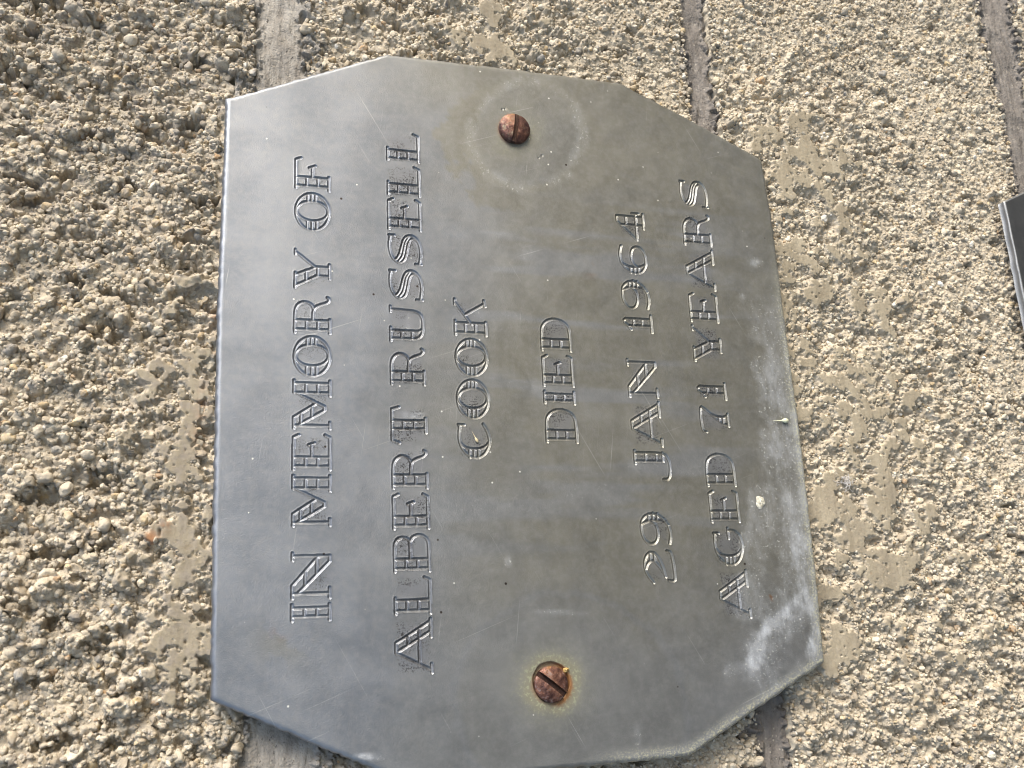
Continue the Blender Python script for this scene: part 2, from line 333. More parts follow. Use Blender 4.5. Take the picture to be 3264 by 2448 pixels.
# coarse continuation of the wall beyond the picture
dc = 0.0012
hx = np.arange(X0 - 0.09, X1 + 0.09, dc); hz = np.arange(Z0 - 0.05, Z1 + 0.05, dc)
CX, CZ = np.meshgrid(hx, hz, indexing='ij')
CH = (fbm(CX, CZ, 0.006, 3, 3, 0.7) - 0.5) * 0.003 + (np.random.default_rng(5).random(CX.shape) - 0.5) * 0.0008
Cpx, Cpy = pix(CX, CZ, WY)
cout = ~((Cpx > -125) & (Cpx < 3389) & (Cpy > -125) & (Cpy < 2573))
def cellmask(m): return m[:-1, :-1] & m[1:, 1:] & m[1:, :-1] & m[:-1, 1:]
wall = tag(empty('block_wall', (0, WY, 0)), 'rough cream concrete block wall with recessed mortar joints behind the metal plate', 'wall')
def rag(X, Z, seed): return (fbm(X, Z, 0.0022, seed, 3) - 0.5) * 0.0017
def pebble_nodes():
    g = bpy.data.node_groups.new('pebble_scatter', 'GeometryNodeTree')
    g.interface.new_socket('Geometry', in_out='INPUT', socket_type='NodeSocketGeometry'); g.interface.new_socket('Geometry', in_out='OUTPUT', socket_type='NodeSocketGeometry')
    N = g.nodes.new; L = g.links.new; gi = N('NodeGroupInput'); go = N('NodeGroupOutput'); gti = N('GeometryNodeGeometryToInstance')
    for k in range(8):
        ic = N('GeometryNodeMeshIcoSphere'); ic.inputs['Radius'].default_value = 1; ic.inputs['Subdivisions'].default_value = 3
        no = N('ShaderNodeTexNoise'); no.noise_dimensions = '4D'; no.inputs['W'].default_value = 3.7 * k + 1; no.inputs['Scale'].default_value = 0.95; no.inputs['Detail'].default_value = 2.5; no.inputs['Roughness'].default_value = 0.6
        sb = N('ShaderNodeVectorMath'); sb.operation = 'SUBTRACT'; L(no.outputs['Color'], sb.inputs[0]); sb.inputs[1].default_value = (0.5, 0.5, 0.5)
        ml = N('ShaderNodeVectorMath'); ml.operation = 'SCALE'; L(sb.outputs[0], ml.inputs[0]); ml.inputs['Scale'].default_value = 1.5
        sp = N('GeometryNodeSetPosition'); L(ic.outputs['Mesh'], sp.inputs['Geometry']); L(ml.outputs[0], sp.inputs['Offset'])
        sm = N('GeometryNodeSetShadeSmooth'); L(sp.outputs[0], sm.inputs['Geometry'])
        mt = N('GeometryNodeSetMaterial'); mt.inputs['Material'].default_value = PEB_M; L(sm.outputs[0], mt.inputs['Geometry']); L(mt.outputs[0], gti.inputs[0])
    ip = N('GeometryNodeInstanceOnPoints'); L(gi.outputs[0], ip.inputs['Points']); L(gti.outputs[0], ip.inputs['Instance']); ip.inputs['Pick Instance'].default_value = True
    for nm, sk in (('rot', 'Rotation'), ('scl', 'Scale')):
        a = N('GeometryNodeInputNamedAttribute'); a.data_type = 'FLOAT_VECTOR'; a.inputs['Name'].default_value = nm; L(a.outputs['Attribute'], ip.inputs[sk])
    rv = N('FunctionNodeRandomValue'); rv.data_type = 'INT'; rv.inputs[4].default_value = 0; rv.inputs[5].default_value = 7; L(rv.outputs[2], ip.inputs['Instance Index'])
    L(ip.outputs[0], go.inputs[0]); return g
PEB_GN = pebble_nodes()
HP = pit * sst(warp, 0.34, 0.50)
def block(lo, hi, seed):
    """course between the edge lines lo (towards -Z) and hi (towards +Z)"""
    cos, qs, at_ = [], [], []; off = 0
    for (G1, G2, HH, m, A) in ((GX, GZ, H, seen, dict(tone=tone, flat=flat, rust=rustm, grey=greym)),
                               (CX, CZ, CH, cout, dict(tone=CX * 0 + 0.3, flat=CX * 0, rust=CX * 0, grey=CX * 0 + 0.5))):
        d = np.full(G1.shape, 1.0)
        if lo: d = np.minimum(d, G2 - (lo[0] + lo[1] * G1))
        if hi: d = np.minimum(d, (hi[0] + hi[1] * G1) - G2)
        d = d + rag(G1, G2, seed)
        h = HH - 0.0009 * (1 - sst(d, 0, 0.0016)) - np.where(d < 0, np.clip(-d / 0.00035, 0, 1) * 0.0075, 0)
        cm = cellmask(m) & (d[:-1, :-1] > -0.0006)
        co, q, a = grid_part(h, G1, G2, cm, 0.0, A)
        cos.append(co); qs.append(q + off); at_.append(a); off += len(co)
    me = new_mesh('block', np.concatenate(cos), np.concatenate(qs), None, {k: np.concatenate([a[k] for a in at_]) for k in at_[0]})
    o = link('concrete_block', me, WALL_M, wall); o.location = (0, 0, 0)
    # pebbles bedded in the face (one scatter per block)
    c, rad, tv, hh = PEB
    d = np.full(len(c), 1.0)
    if lo: d = np.minimum(d, c[:, 1] - (lo[0] + lo[1] * c[:, 0]))
    if hi: d = np.minimum(d, (hi[0] + hi[1] * c[:, 0]) - c[:, 1])
    r2 = np.random.default_rng(seed)
    ok = (d > 0.0001) & at(seen, c) & ((at(flat, c) < 0.5) & ((at(on, c) < 0.05) | (hh + at(LIFT, c) * (at(on, c) > .02) + 0.35 * rad < LEV + 0.00005))) & (rad > 0.17e-3) & (inside_poly(c[:, 0], c[:, 1], OUT) < -0.0008) & (hh - at(HP, c) > -0.0030)
    ok &= r2.random(len(c)) < 0.78 + 0.22 * sst(c[:, 1], 0.03, -0.02)
    hh = hh - at(HP, c) + at(LIFT, c) * (at(on, c) > 0.02)
    c, rad, tv, hh = c[ok], rad[ok], tv[ok], hh[ok]; m = len(c)
    co = np.stack([c[:, 0], -(hh + rad * r2.uniform(-0.55, 0.30, m) - 0.0001), c[:, 1]], -1)
    me = bpy.data.meshes.new('aggregate_pebbles'); me.vertices.add(m); me.vertices.foreach_set('co', co.astype(np.float32).ravel())
    sc = np.stack([np.ones(m), r2.uniform(0.65, 1.0, m), r2.uniform(0.55, 0.9, m)], -1) * rad[:, None]
    for k, v in (('rot', r2.uniform(0, 6.28, (m, 3))), ('scl', sc)):
        a = me.attributes.new(k, 'FLOAT_VECTOR', 'POINT'); a.data.foreach_set('vector', v.astype(np.float32).ravel())
    for k, v in (('tone', tv), ('grey', at(greym, c) * 0.75)):
        a = me.attributes.new(k, 'FLOAT', 'POINT'); a.data.foreach_set('value', v.astype(np.float32))
    g = link('aggregate_pebbles', me, PEB_M, o); g['kind'] = 'stuff'
    g.modifiers.new('pebbles', 'NODES').node_group = PEB_GN
    return o
blocks = [block(J1a, None, 101), block(J2a, J1b, 111), block(J3a, J2b, 121), block(None, J3b, 131)]
def mortar(a, b, mat, seed, base):
    cos, qs = [], []; off = 0
    for (G1, G2, m) in ((GX, GZ, seen), (CX, CZ, cout)):
        lo = b[0] + b[1] * G1; hi = a[0] + a[1] * G1
        h = (fbm(G1, G2, 0.005, seed, 3) - 0.5) * 0.0012 + (fbm(G1 * 0.2, G2, 0.0009, seed + 4, 3) - 0.5) * 0.0005 + (vnoise(G1 / 0.00035 + 5, G2 / 0.00035 + 5, seed) - 0.5) * 0.00011
        dd = np.minimum(G2 - lo, hi - G2)
        h = h - 0.0008 * np.exp(-np.maximum(dd, 0) / 0.0006) * sst(fbm(G1, G2, 0.003, seed + 7, 2), 0.35, 0.6)
        crust = sst(fbm(G1, G2, 0.0009, seed + 9, 3), 0.5, 0.66) * sst(dd, 0.0022, 0.0)
        h = h + crust * 0.0011
        cm = cellmask(m) & ((dd > -0.003)[:-1, :-1])
        co, q, _ = grid_part(h, G1, G2, cm, base, {}); cos.append(co); qs.append(q + off); off += len(co)
    return link('mortar_joint', new_mesh('mortar', np.concatenate(cos), np.concatenate(qs)), mat, wall)
m1 = mortar(J1a, J1b, MORT_L, 201, 0.0016); m1['label'] = 'wide pale mortar joint, left of the three'
m2 = mortar(J2a, J2b, MORT_D, 211, 0.0028); m2['label'] = 'narrow dark grey mortar joint passing behind the plate'
m3 = mortar(J3a, J3b, MORT_D, 221, 0.0022); m3['label'] = 'dark grey mortar joint in the upper right corner'

ground_m = plain('bounce_ground', (0.10, 0.095, 0.085), (0.16, 0.15, 0.135), 3, 0.9)  # unseen sheet, added to bounce light and reflect in the plate
gm = new_mesh('ground', np.array([(-60, -80, -1.25), (60, -80, -1.25), (60, 0.05, -1.25), (-60, 0.05, -1.25)], float), [[0, 1, 2, 3]], smooth=False)
tag(link('ground', gm, ground_m), kind='structure')

# ------------------------------------------------------------------ lettering: pantograph-cut ladder capitals
def ladder(x0, x1, n=2): return [[(x0, (k + 1) / (n + 1)), (x1, (k + 1) / (n + 1))] for k in range(n)]
def arc(cx_, cy_, rx, ry, a0, a1, n=20):
    return [(cx_ + rx * math.cos(math.radians(a0 + (a1 - a0) * k / n)), cy_ + ry * math.sin(math.radians(a0 + (a1 - a0) * k / n))) for k in range(n + 1)]
def rungs_l(ys, ox, ix): return [[(ox(y), y), (ix(y), y)] for y in ys]
EL = lambda c_, rx, ry, cy_=0.5: (lambda y: c_ - rx * math.sqrt(max(0, 1 - ((y - cy_) / ry) ** 2)))
ER = lambda c_, rx, ry, cy_=0.5: (lambda y: c_ + rx * math.sqrt(max(0, 1 - ((y - cy_) / ry) ** 2)))
def stem(a, b): return [[(a, 0), (a, 1)], [(b, 0), (b, 1)]] + ladder(a, b)
SIX = [[(.97, .92), (.75, .99), (.5, .97), (.28, .86), (.12, .66), (.06, .42), (.12, .18), (.3, .03), (.55, 0), (.8, .06), (.96, .2), (.98, .36), (.9, .5), (.7, .57), (.48, .55), (.33, .45), (.27, .3)],
       [(.42, .95), (.31, .8), (.26, .55), (.27, .3), (.36, .06)], [(.07, .6), (.27, .6)], [(.05, .45), (.26, .45)], [(.08, .3), (.27, .3)]]
GLY = {
 'I': stem(.24, .78) + [[(0, 0), (1, 0)], [(0, 1), (1, 1)]],
 'N': [[(.1, 0), (.1, 1)], [(0, 0), (.22, 0)], [(0, 1), (.28, 1)], [(.28, 1), (.93, .3)], [(.93, 1), (.93, 0), (.81, 0), (.13, .82)], [(.84, 1), (1, 1)], [(.263, .66), (.596, .66)], [(.52, .35), (.884, .35)]],
 'M': [[(.06, 0), (.06, 1)], [(0, 0), (.13, 0)], [(0, 1), (.23, 1)], [(.23, 1), (.52, .39)], [(.08, .85), (.38, .15), (.46, .15), (.76, 1)], [(.22, .5), (.468, .5)], [(.1, .8), (.325, .8)],
       [(.69, 0), (1, 0)], [(.74, 1), (1, 1)]] + stem(.745, .945),
 'E': stem(.09, .35) + [[(0, 0), (.93, 0), (1, .13)], [(0, 1), (.93, 1), (1, .86)], [(.35, .5), (.74, .5)], [(.71, .58), (.77, .42)]],
 'F': stem(.12, .39) + [[(0, 0), (.44, 0)], [(.04, 1), (.94, 1), (1, .86)], [(.39, .5), (.72, .5)], [(.7, .6), (.77, .42)]],
 'R': stem(.09, .34) + [[(0, 0), (.38, 0)], [(0, 1), (.5, 1), (.66, .98), (.79, .9), (.86, .76), (.84, .62), (.77, .51), (.68, .47)], [(.34, .48), (.68, .47), (.78, .3), (.84, .1), (.9, .02), (.97, .01), (1, .07)]],
 'Y': [[(0, 1), (.39, 1)], [(.06, .98), (.33, .36), (.33, 0)], [(.33, 1), (.56, .4), (.56, 0)], [(.26, 0), (.64, 0)], [(.56, .42), (.95, 1)], [(.87, 1), (1, 1)], [(.19, .68), (.46, .68)], [(.33, .34), (.56, .34)]],
 'O': [arc(.5, .5, .5, .5, 0, 360, 40), arc(.52, .5, .27, .47, 0, 360, 36)] + rungs_l((.65, .51, .37), EL(.5, .5, .5), EL(.52, .27, .47)) + rungs_l((.64, .52, .4), ER(.5, .5, .5), ER(.52, .27, .47)),
 'A': [[(.39, 1), (.57, 1)], [(.39, 1), (.05, 0)], [(0, 0), (.16, 0)], [(.57, 1), (.95, .02)], [(.42, .93), (.76, .02)], [(.66, 0), (1, 0)], [(.16, .34), (.83, .34)], [(.52, .66), (.70, .66)]],
 'L': stem(.08, .37) + [[(0, 1), (.44, 1)], [(.0, 0), (.93, 0), (1, .15)]],
 'B': stem(.08, .33) + [[(0, 1), (.62, 1), (.78, .98), (.89, .9), (.93, .77), (.9, .63), (.82, .54), (.33, .54)], [(.82, .54), (.94, .46), (1, .3), (.96, .13), (.84, .02), (.7, 0), (0, 0)]],
 'T': stem(.39, .62) + [[(0, .8), (.06, 1), (.94, 1), (1, .8)], [(.29, 0), (.70, 0)]],
 'U': [[(0, 1), (.38, 1)], [(.07, 1), (.07, .32), (.11, .13), (.22, .03), (.4, 0), (.64, 0), (.8, .06), (.88, .2), (.9, .4), (.92, 1)], [(.3, 1), (.3, .14), (.36, .02)], [(.84, 1), (1, 1)], [(.07, .66), (.3, .66)], [(.07, .34), (.3, .34)]],
 'S': [[(.96, 1), (.96, .84)], [(.96, .95), (.75, 1), (.45, .99), (.22, .91), (.08, .77), (.07, .66), (.14, .55), (.28, .49), (.5, .44), (.72, .4), (.85, .34), (.9, .24), (.84, .12)],
       [(.16, .84), (.2, .76), (.34, .68), (.55, .62), (.76, .57), (.92, .49), (.99, .37), (.97, .23), (.85, .1), (.64, .02), (.36, 0), (.04, .05)], [(.04, 0), (.04, .18)], [(.13, .70), (.3, .58), (.55, .53), (.78, .48), (.92, .38)]],
 'C': [[(.97, 1), (.97, .82)], [(.97, .95), (.6, 1), (.33, .93), (.12, .77), (.0, .5), (.08, .23), (.3, .05), (.55, 0), (.8, .07), (1, .2)], [(.46, .97), (.31, .82), (.26, .5), (.31, .18), (.46, .02)]] + rungs_l((.66, .51, .37), lambda y: .02 + .28 * (y - .5) ** 2, lambda y: .265),
 'G': [[(.87, 1), (.87, .82)], [(.87, .95), (.58, 1), (.3, .93), (.1, .76), (0, .47), (.08, .21), (.3, .04), (.55, -.02), (.8, .05), (.94, .22), (.95, .47)], [(.72, .47), (1, .47)], [(.46, .97), (.29, .82), (.24, .5), (.29, .18), (.45, 0)]] + rungs_l((.64, .49, .35), lambda y: .02 + .28 * (y - .5) ** 2, lambda y: .245),
 'K': stem(.07, .34) + [[(0, 0), (.38, 0)], [(0, 1), (.4, 1)], [(.3, .46), (.93, 1)], [(.85, 1), (1, 1)], [(.57, .68), (.9, .04)], [(.83, 0), (1, .04)]],
 'D': stem(.09, .35) + [[(0, 1), (.52, 1), (.74, .97), (.9, .84), (.99, .62), (.99, .42), (.92, .19), (.77, .04), (.58, 0), (0, 0)]],
 'J': [[(.56, 1), (1, 1)], [(.65, 1), (.65, .02)], [(.93, 1), (.93, .02), (.8, -.14), (.5, -.22), (.16, -.17), (.04, -.1), (.04, .06)], [(.65, .62), (.93, .62)], [(.65, .25), (.93, .25)], [(.65, .02), (.93, .02)]],
 '1': [[(0, 0), (1, 0)], [(.77, 0), (.77, .93), (.68, 1), (.52, .99), (.4, .88), (.12, .76)], [(.36, 0), (.36, .84)], [(.36, .65), (.77, .65)], [(.36, .33), (.77, .33)]],
 '2': [[(0, .74), (.28, .95), (.56, 1), (.82, .93), (.97, .75), (.9, .57), (.58, .41), (.17, .33)], [(.45, .94), (.6, .89), (.71, .74), (.62, .58), (.3, .38)], [(.06, .23), (.03, .08), (.1, 0), (.95, .05), (.98, .2)], [(.71, .77), (.95, .77)], [(.68, .63), (.93, .63)]],
 '4': [[(.88, 0), (.88, 1), (.68, 1), (.03, .28), (1, .28)], [(.57, 0), (.57, .86)], [(1, .42), (1, .18)], [(.45, 0), (1, 0)], [(.57, .66), (.88, .66)]],
 '6': SIX, '9': [[(1 - x, 1 - y) for x, y in s] for s in SIX],
 '7': [[(0, .84), (.03, 1), (.98, 1), (.86, .82), (.67, .62), (.45, .4), (.3, .2), (.27, 0)], [(.67, .62), (.58, .4), (.56, .16), (.62, 0)], [(.22, 0), (.68, 0)], [(.4, .32), (.56, .32)], [(.31, .17), (.56, .17)]],
}
LINES = [   # text, cap line points, base line points (x, y in the photograph), extents of each letter along the line
 ('INMEMORYOF', [(930, 1952), (937, 1250), (944, 555)], [(1050, 1952), (1051, 1250), (1048, 560)],
  [(1983, 1921), (1912, 1757), (1681, 1511), (1501.5, 1382), (1371, 1208.6), (1203, 1069), (1066, 942.5), (924, 794), (738, 613), (610, 502)]),
 ('ALBERTRUSSELL', [(1262, 2060), (1250, 1358), (1235, 480)], [(1374, 2060), (1356, 1358), (1332, 475)],
  [(2152.6, 1968.6), (1961, 1836), (1827, 1699), (1690, 1570.5), (1561, 1431), (1416.5, 1293.6), (1230, 1107), (1093, 975), (964, 857.5), (850, 745), (738, 633), (628, 528), (519, 421.7)]),
 ('COOK', [(1462, 1400), (1449.5, 1010)], [(1561, 1400), (1546.5, 1010)], [(1466, 1346.6), (1337.6, 1207), (1202, 1077), (1073.6, 952.4)]),
 ('DIED', [(1743.6, 1390), (1726, 1080)], [(1838.7, 1390), (1817, 1090)], [(1413.6, 1299.6), (1290.6, 1243.6), (1234.5, 1129.7), (1122, 1012)]),
 ('29JAN1964', [(1964, 690), (1991, 1030), (2005, 1200), (2022, 1470), (2047, 1680), (2054, 1800)], [(2049, 710), (2076, 1030), (2087, 1160), (2101, 1310), (2111, 1405), (2139, 1680), (2150, 1800)],
  [(1861.7, 1749.5), (1740.5, 1624.8), (1536, 1431.6), (1426, 1276), (1269, 1142), (1061.8, 1000), (989, 886), (881, 779.7), (772, 676.6)]),
 ('AGED71YEARS', [(2169, 620), (2199, 980), (2258, 1549), (2267, 1610), (2295, 1885)], [(2249.6, 622), (2284, 980), (2343, 1549), (2354, 1610), (2385, 1900)],
  [(1973.8, 1814.6), (1807, 1679), (1668, 1561), (1552.7, 1442), (1381, 1287), (1276, 1216), (1155, 1034.6), (1029, 933), (928, 794), (787, 682), (667.5, 575)]),
]
GRIME = [0.5, 0.95, 0.7, 0.8, 0.6, 0.75]
CC = 0.0005; SUBD = 6; FC = CC / SUBD
ox0, oz0 = math.floor(OUT[:, 0].min() / CC) * CC - CC, math.floor(OUT[:, 1].min() / CC) * CC - CC
ncx = int(math.ceil((OUT[:, 0].max() - ox0) / CC)) + 1; ncz = int(math.ceil((OUT[:, 1].max() - oz0) / CC)) + 1
nfx, nfz = ncx * SUBD + 1, ncz * SUBD + 1
fx = ox0 + np.arange(nfx) * FC; fz = oz0 + np.arange(nfz) * FC
DIST = np.full((nfx, nfz), 1.0, np.float32); LET = np.full((nfx, nfz), -1, np.int16); GRM = np.zeros((nfx, nfz), np.float32)
HW = 0.00028; nlet = 0
for (txt, cap, base, ext), gw in zip(LINES, GRIME):
    pc = np.polyfit([p[1] for p in cap], [p[0] for p in cap], min(2, len(cap) - 1)); pb = np.polyfit([p[1] for p in base], [p[0] for p in base], min(2, len(base) - 1))
    for ch, (y0, y1) in zip(txt, ext):
        ym = np.array([y0, y1]); xc = np.polyval(pc, ym); xb = np.polyval(pb, ym)
        Xa, _ = uv((xc + xb) / 2, ym)
        xl, xr = Xa[0] + HW * 0.9, Xa[1] - HW * 0.9
        _, zc_ = uv(xc, ym); _, zb_ = uv(xb, ym)
        pts = []
        for s in GLY[ch]:
            P = np.array(s, float)
            # round off drawn corners a little with midpoint subdivision on the curves
            if len(P) > 4 and ch in 'ROBUSCGDJ2679' and len(P) < 20:
                for _ in range(2):
                    Q = [P[0]]
                    for a, b in zip(P[:-1], P[1:]): Q += [a * 0.75 + b * 0.25, a * 0.25 + b * 0.75]
                    Q.append(P[-1]); P = np.array(Q)
            X = xl + P[:, 0] * (xr - xl); t = P[:, 0]
            zb2 = zb_[0] + (zb_[1] - zb_[0]) * t; zc2 = zc_[0] + (zc_[1] - zc_[0]) * t
            pts.append(np.stack([X, zb2 + (zc2 - zb2) * P[:, 1]], -1))
        allp = np.concatenate(pts); lo = allp.min(0) - 0.0017; hi = allp.max(0) + 0.0017
        i0, j0 = int((lo[0] - ox0) / FC), int((lo[1] - oz0) / FC); i1, j1 = int((hi[0] - ox0) / FC) + 1, int((hi[1] - oz0) / FC) + 1
        AX = fx[i0:i1][:, None]; AZ = fz[j0:j1][None, :]; d = np.full((i1 - i0, j1 - j0), 1.0)
        for P in pts:
            for a, b in zip(P[:-1], P[1:]):
                e = b - a; L2 = e @ e + 1e-16
                t = np.clip(((AX - a[0]) * e[0] + (AZ - a[1]) * e[1]) / L2, 0, 1)
                d = np.minimum(d, (AX - a[0] - t * e[0]) ** 2 + (AZ - a[1] - t * e[1]) ** 2)
        d = np.sqrt(d); w = DIST[i0:i1, j0:j1]; m = d < w; w[m] = d[m]; LET[i0:i1, j0:j1][m] = nlet
        bl_, bh_ = allp.min(0), allp.max(0); bd = np.maximum(np.maximum(bl_[0] - AX, AX - bh_[0]), np.maximum(bl_[1] - AZ, AZ - bh_[1]))
        g = GRM[i0:i1, j0:j1]; np.maximum(g, gw * np.maximum(0.55 * sst(d, 0.0009, 0.0002), sst(bd, 0.0007, -0.0013)), out=g)
        nlet += 1
GXF, GZF = np.meshgrid(fx, fz, indexing='ij')
wob = (fbm(GXF, GZF, 0.0011, 300, 2) - 0.5) * 0.00009
q = np.clip(1 - ((DIST + wob) / HW) ** 2, 0, 1)
DEP = 0.00024 * q
LIP = 0.000018 * np.exp(-((DIST - HW * 1.15) / (HW * 0.4)) ** 2)          # metal pushed up beside the cut
# screws: seat of the lower one is countersunk
def mmpx(px, py):
    a = uv(px, py); b = uv(px + 10, py); c = uv(px, py + 10)
    return 0.5 * (math.hypot(b[0] - a[0], b[1] - a[1]) + math.hypot(c[0] - a[0], c[1] - a[1])) / 10
SC1 = (1640, 410); SC2 = (1759, 2181)
r_seat = 64 * mmpx(*SC2); sx, sz = uv(1757, 2173)
ds = np.hypot(GXF - sx, GZF - sz) + (fbm(GXF, GZF, 0.0015, 310, 2) - 0.5) * 0.0003
SEAT = 0.0005 * sst(ds, r_seat, r_seat - 0.00035)
# small dents
for (px, py, r, dp) in ((1601, 349, .00022, .00012), (1609, 347, .00018, .0001), (1727, 497, .00025, .00008), (1716, 505, .0002, .00008)):
    a, b = uv(px, py); SEAT = np.maximum(SEAT, dp * np.clip(1 - ((GXF - a) ** 2 + (GZF - b) ** 2) / r ** 2, 0, 1))
refine_f = (DIST < 0.00055) | ((ds < r_seat + 0.0004) & (ds > r_seat - 0.0012)) | (SEAT > 1e-6) & (ds > r_seat + 0.0004)
ref = np.zeros((ncx, ncz), bool)
rf = refine_f[:-1, :-1].reshape(ncx, SUBD, ncz, SUBD); ref = rf.any(axis=(1, 3))
YF = (DEP + SEAT - LIP).astype(np.float64)
ins = inside_poly(GXF[::SUBD, ::SUBD], GZF[::SUBD, ::SUBD], OUT)
near = cellmask(ins > -0.003)
ref &= near
# gentle warp of the sheet so that reflections are not dead flat
def warpY(X, Z): return ((fbm(X + 1, Z + 1, 0.045, 400, 2) - 0.5) * 0.0008 + (fbm(X + 1, Z + 1, 0.013, 404, 2) - 0.5) * 0.00012)
used = np.zeros((nfx, nfz), bool); cell_f = np.repeat(np.repeat(ref, SUBD, 0), SUBD, 1)
used[:-1, :-1] |= cell_f; used[1:, :-1] |= cell_f; used[:-1, 1:] |= cell_f; used[1:, 1:] |= cell_f
cm = near & ~ref; cu = np.zeros((ncx + 1, ncz + 1), bool); cu[:-1, :-1] |= cm; cu[1:, :-1] |= cm; cu[:-1, 1:] |= cm; cu[1:, 1:] |= cm
used[::SUBD, ::SUBD] |= cu
idx = np.cumsum(used.ravel()).reshape(used.shape) - 1
VX, VZ, VY = GXF[used], GZF[used], YF[used] 
VY = VY + warpY(VX, VZ)
# T-junctions: a fine border vertex between coarse corners takes the coarse edge's height
qf = np.stack([idx[:-1, :-1][cell_f], idx[1:, :-1][cell_f], idx[1:, 1:][cell_f], idx[:-1, 1:][cell_f]], -1)
ci = idx[::SUBD, ::SUBD]; qc = np.stack([ci[:-1, :-1][cm], ci[1:, :-1][cm], ci[1:, 1:][cm], ci[:-1, 1:][cm]], -1)
depf = DEP[used]; letf = LET[used]
isl = (depf[qf] > 6e-6).any(1); lid = np.where(isl, letf[qf].max(1), -1)
# which letter: the one with the deepest corner
dk = depf[qf].argmax(1); lid = np.where(isl, letf[qf[np.arange(len(qf)), dk]], -1)

def plate_attrs(X, Z, grime, groove=None):
    """where the weathering lies on the sheet"""
    px, py = pix(X, Z); a = {}
    def b(x, y, rx, ry): return np.exp(-(((px - x) / rx) ** 2 + ((py - y) / ry) ** 2))
    n1 = fbm(X + 1, Z + 1, 0.02, 500, 5); n2 = fbm(X + 1, Z + 1, 0.006, 510, 5, 0.6)
    st = fbm((Z + 1) * 0.10, X + 1, 0.0032, 520, 4)                     # runs down the sheet (picture: to the right)
    o = sst(px + 500 * (n1 - 0.5), 1080, 1750) * (1 - 0.55 * sst(py + 400 * (n1 - .5), 1750, 2250)) * (1 - 0.5 * sst(py, 1300, 700) * sst(px, 1900, 1400))
    ring = np.hypot((px - 1690) / 1.1, py - 430) + 190 * (n2 - 0.5)
    halo = sst(ring, 262, 245)
    o = np.maximum(o, 0.9 * halo); o = np.maximum(o, 0.75 * sst(py - 0.12 * px, 330, 60) * sst(px, 1000, 1500))
    o = np.maximum(o, 0.55 * b(900, 2050, 90, 70) * (n2 > 0.5))
    run = sst(st, 0.50, 0.66) * sst(px, 1250, 1500) * sst(px, 2500, 2200) * sst(py, 560, 760) * sst(py, 2000, 1500)
    o = o * (1 - 0.5 * run); o = o * (0.75 + 0.5 * n2)
    rg = np.hypot((px - 1681) / 1.04, py - 433); o = o * (1 - 0.15 * sst(rg, 175, 150)) + 0.4 * sst(np.abs(rg - 172 - 20 * (n2 - .5)), 15, 4)
    o = np.maximum(o, 0.35 * sst(np.abs(rg - 198 - 20 * (n2 - .5)), 12, 4))
    td = np.hypot((px - 1790) / 1.1, py - 2230) + 110 * (n1 - 0.5) + 50 * (n2 - .5); o = np.maximum(o, 0.5 * sst(td, 340, 322)); o = o * (1 - 0.25 * sst(np.abs(td - 345), 14, 4))
    a['olive'] = np.clip(o, 0, 1)
    def seg(pts, hw):
        d = np.full(px.shape, 1e9)
        for (x0, y0), (x1, y1) in zip(pts[:-1], pts[1:]):
            ex, ey = x1 - x0, y1 - y0; t = np.clip(((px - x0) * ex + (py - y0) * ey) / (ex * ex + ey * ey), 0, 1)
            d = np.minimum(d, np.hypot(px - x0 - t * ex, py - y0 - t * ey))
        return d / hw
    n3 = fbm(X + 1, Z + 1, 0.0035, 540, 4, 0.65)
    d1 = seg([(2440, 700), (2470, 950), (2490, 1130), (2495, 1350), (2520, 1560), (2540, 1760)], 95) + 1.5 * (n3 - 0.5) + 0.5 * (n1 - .5)
    d2 = seg([(2560, 1720), (2560, 1880), (2500, 1960), (2420, 2030), (2390, 2110)], 46) + 2.0 * (n3 - 0.5) + 0.8 * (n2 - .5)
    d3 = seg([(2570, 1880), (2600, 2010), (2585, 2090)], 20) + 1.0 * (n3 - 0.5)
    d4 = seg([(2430, 1600), (2410, 1800), (2380, 1950)], 60) + 1.8 * (n3 - 0.5)
    d5 = seg([(2320, 2390), (2420, 2310)], 18) + 1.2 * (n3 - .5)
    bl = 0.5 * sst(d1, 1.1, 0.3) * sst(py, 750, 1350)
    bl = np.maximum(bl, 0.38 * sst(seg([(2540, 1600), (2560, 1880), (2490, 1980), (2420, 2120)], 95) + 1.6 * (n3 - .5) + 0.8 * (n2 - .5), 1.1, 0.4))
    bl = np.maximum(bl, 0.92 * sst(d2, 1.05, 0.1)); bl = np.maximum(bl, 0.85 * sst(d3, 1.05, 0.4)); bl = np.maximum(bl, 0.3 * sst(d4, 1.05, 0.5)); bl = np.maximum(bl, 0.5 * sst(d5, 1.1, 0.4))
    bl = np.maximum(bl, 0.20 * sst(np.abs(np.hypot((px - 1681) / 1.04, py - 433) - 168 - 40 * (n2 - .5)), 26, 2) * (0.45 + 0.8 * sst(n3, 0.35, 0.6))); bl = np.maximum(bl, 0.10 * run * sst(n2, 0.35, 0.6))
    for (x, y, rx, ry, s) in ((1318, 1322, 32, 10, .5), (1300, 1030, 10, 30, .2), (2405, 838, 22, 12, .5), (2365, 947, 8, 10, .7), (1175, 2412, 50, 8, .8), (1620, 1790, 10, 18, .4), (1790, 1952, 80, 6, .35), (1150, 2410, 25, 7, .8), (2032, 2350, 12, 40, .25)):
        bl = np.maximum(bl, s * np.clip(1.6 * b(x, y, rx, ry) * (0.5 + n3) - 0.15, 0, 1))
    a['bloom'] = np.clip(bl, 0, 1)
    r1 = np.hypot(px - 1640, py - 412); r2 = np.hypot(px - 1759, py - 2181)
    g = 0.42 * sst(r1, 125, 45) * (0.4 + 0.6 * sst(py - 412 + .4 * (px - 1640), -40, 40)) + 0.95 * sst(r2 + 40 * (n3 - .5), 120, 66) + 0.3 * sst(r2 + 60 * (n2 - .5), 190, 80)
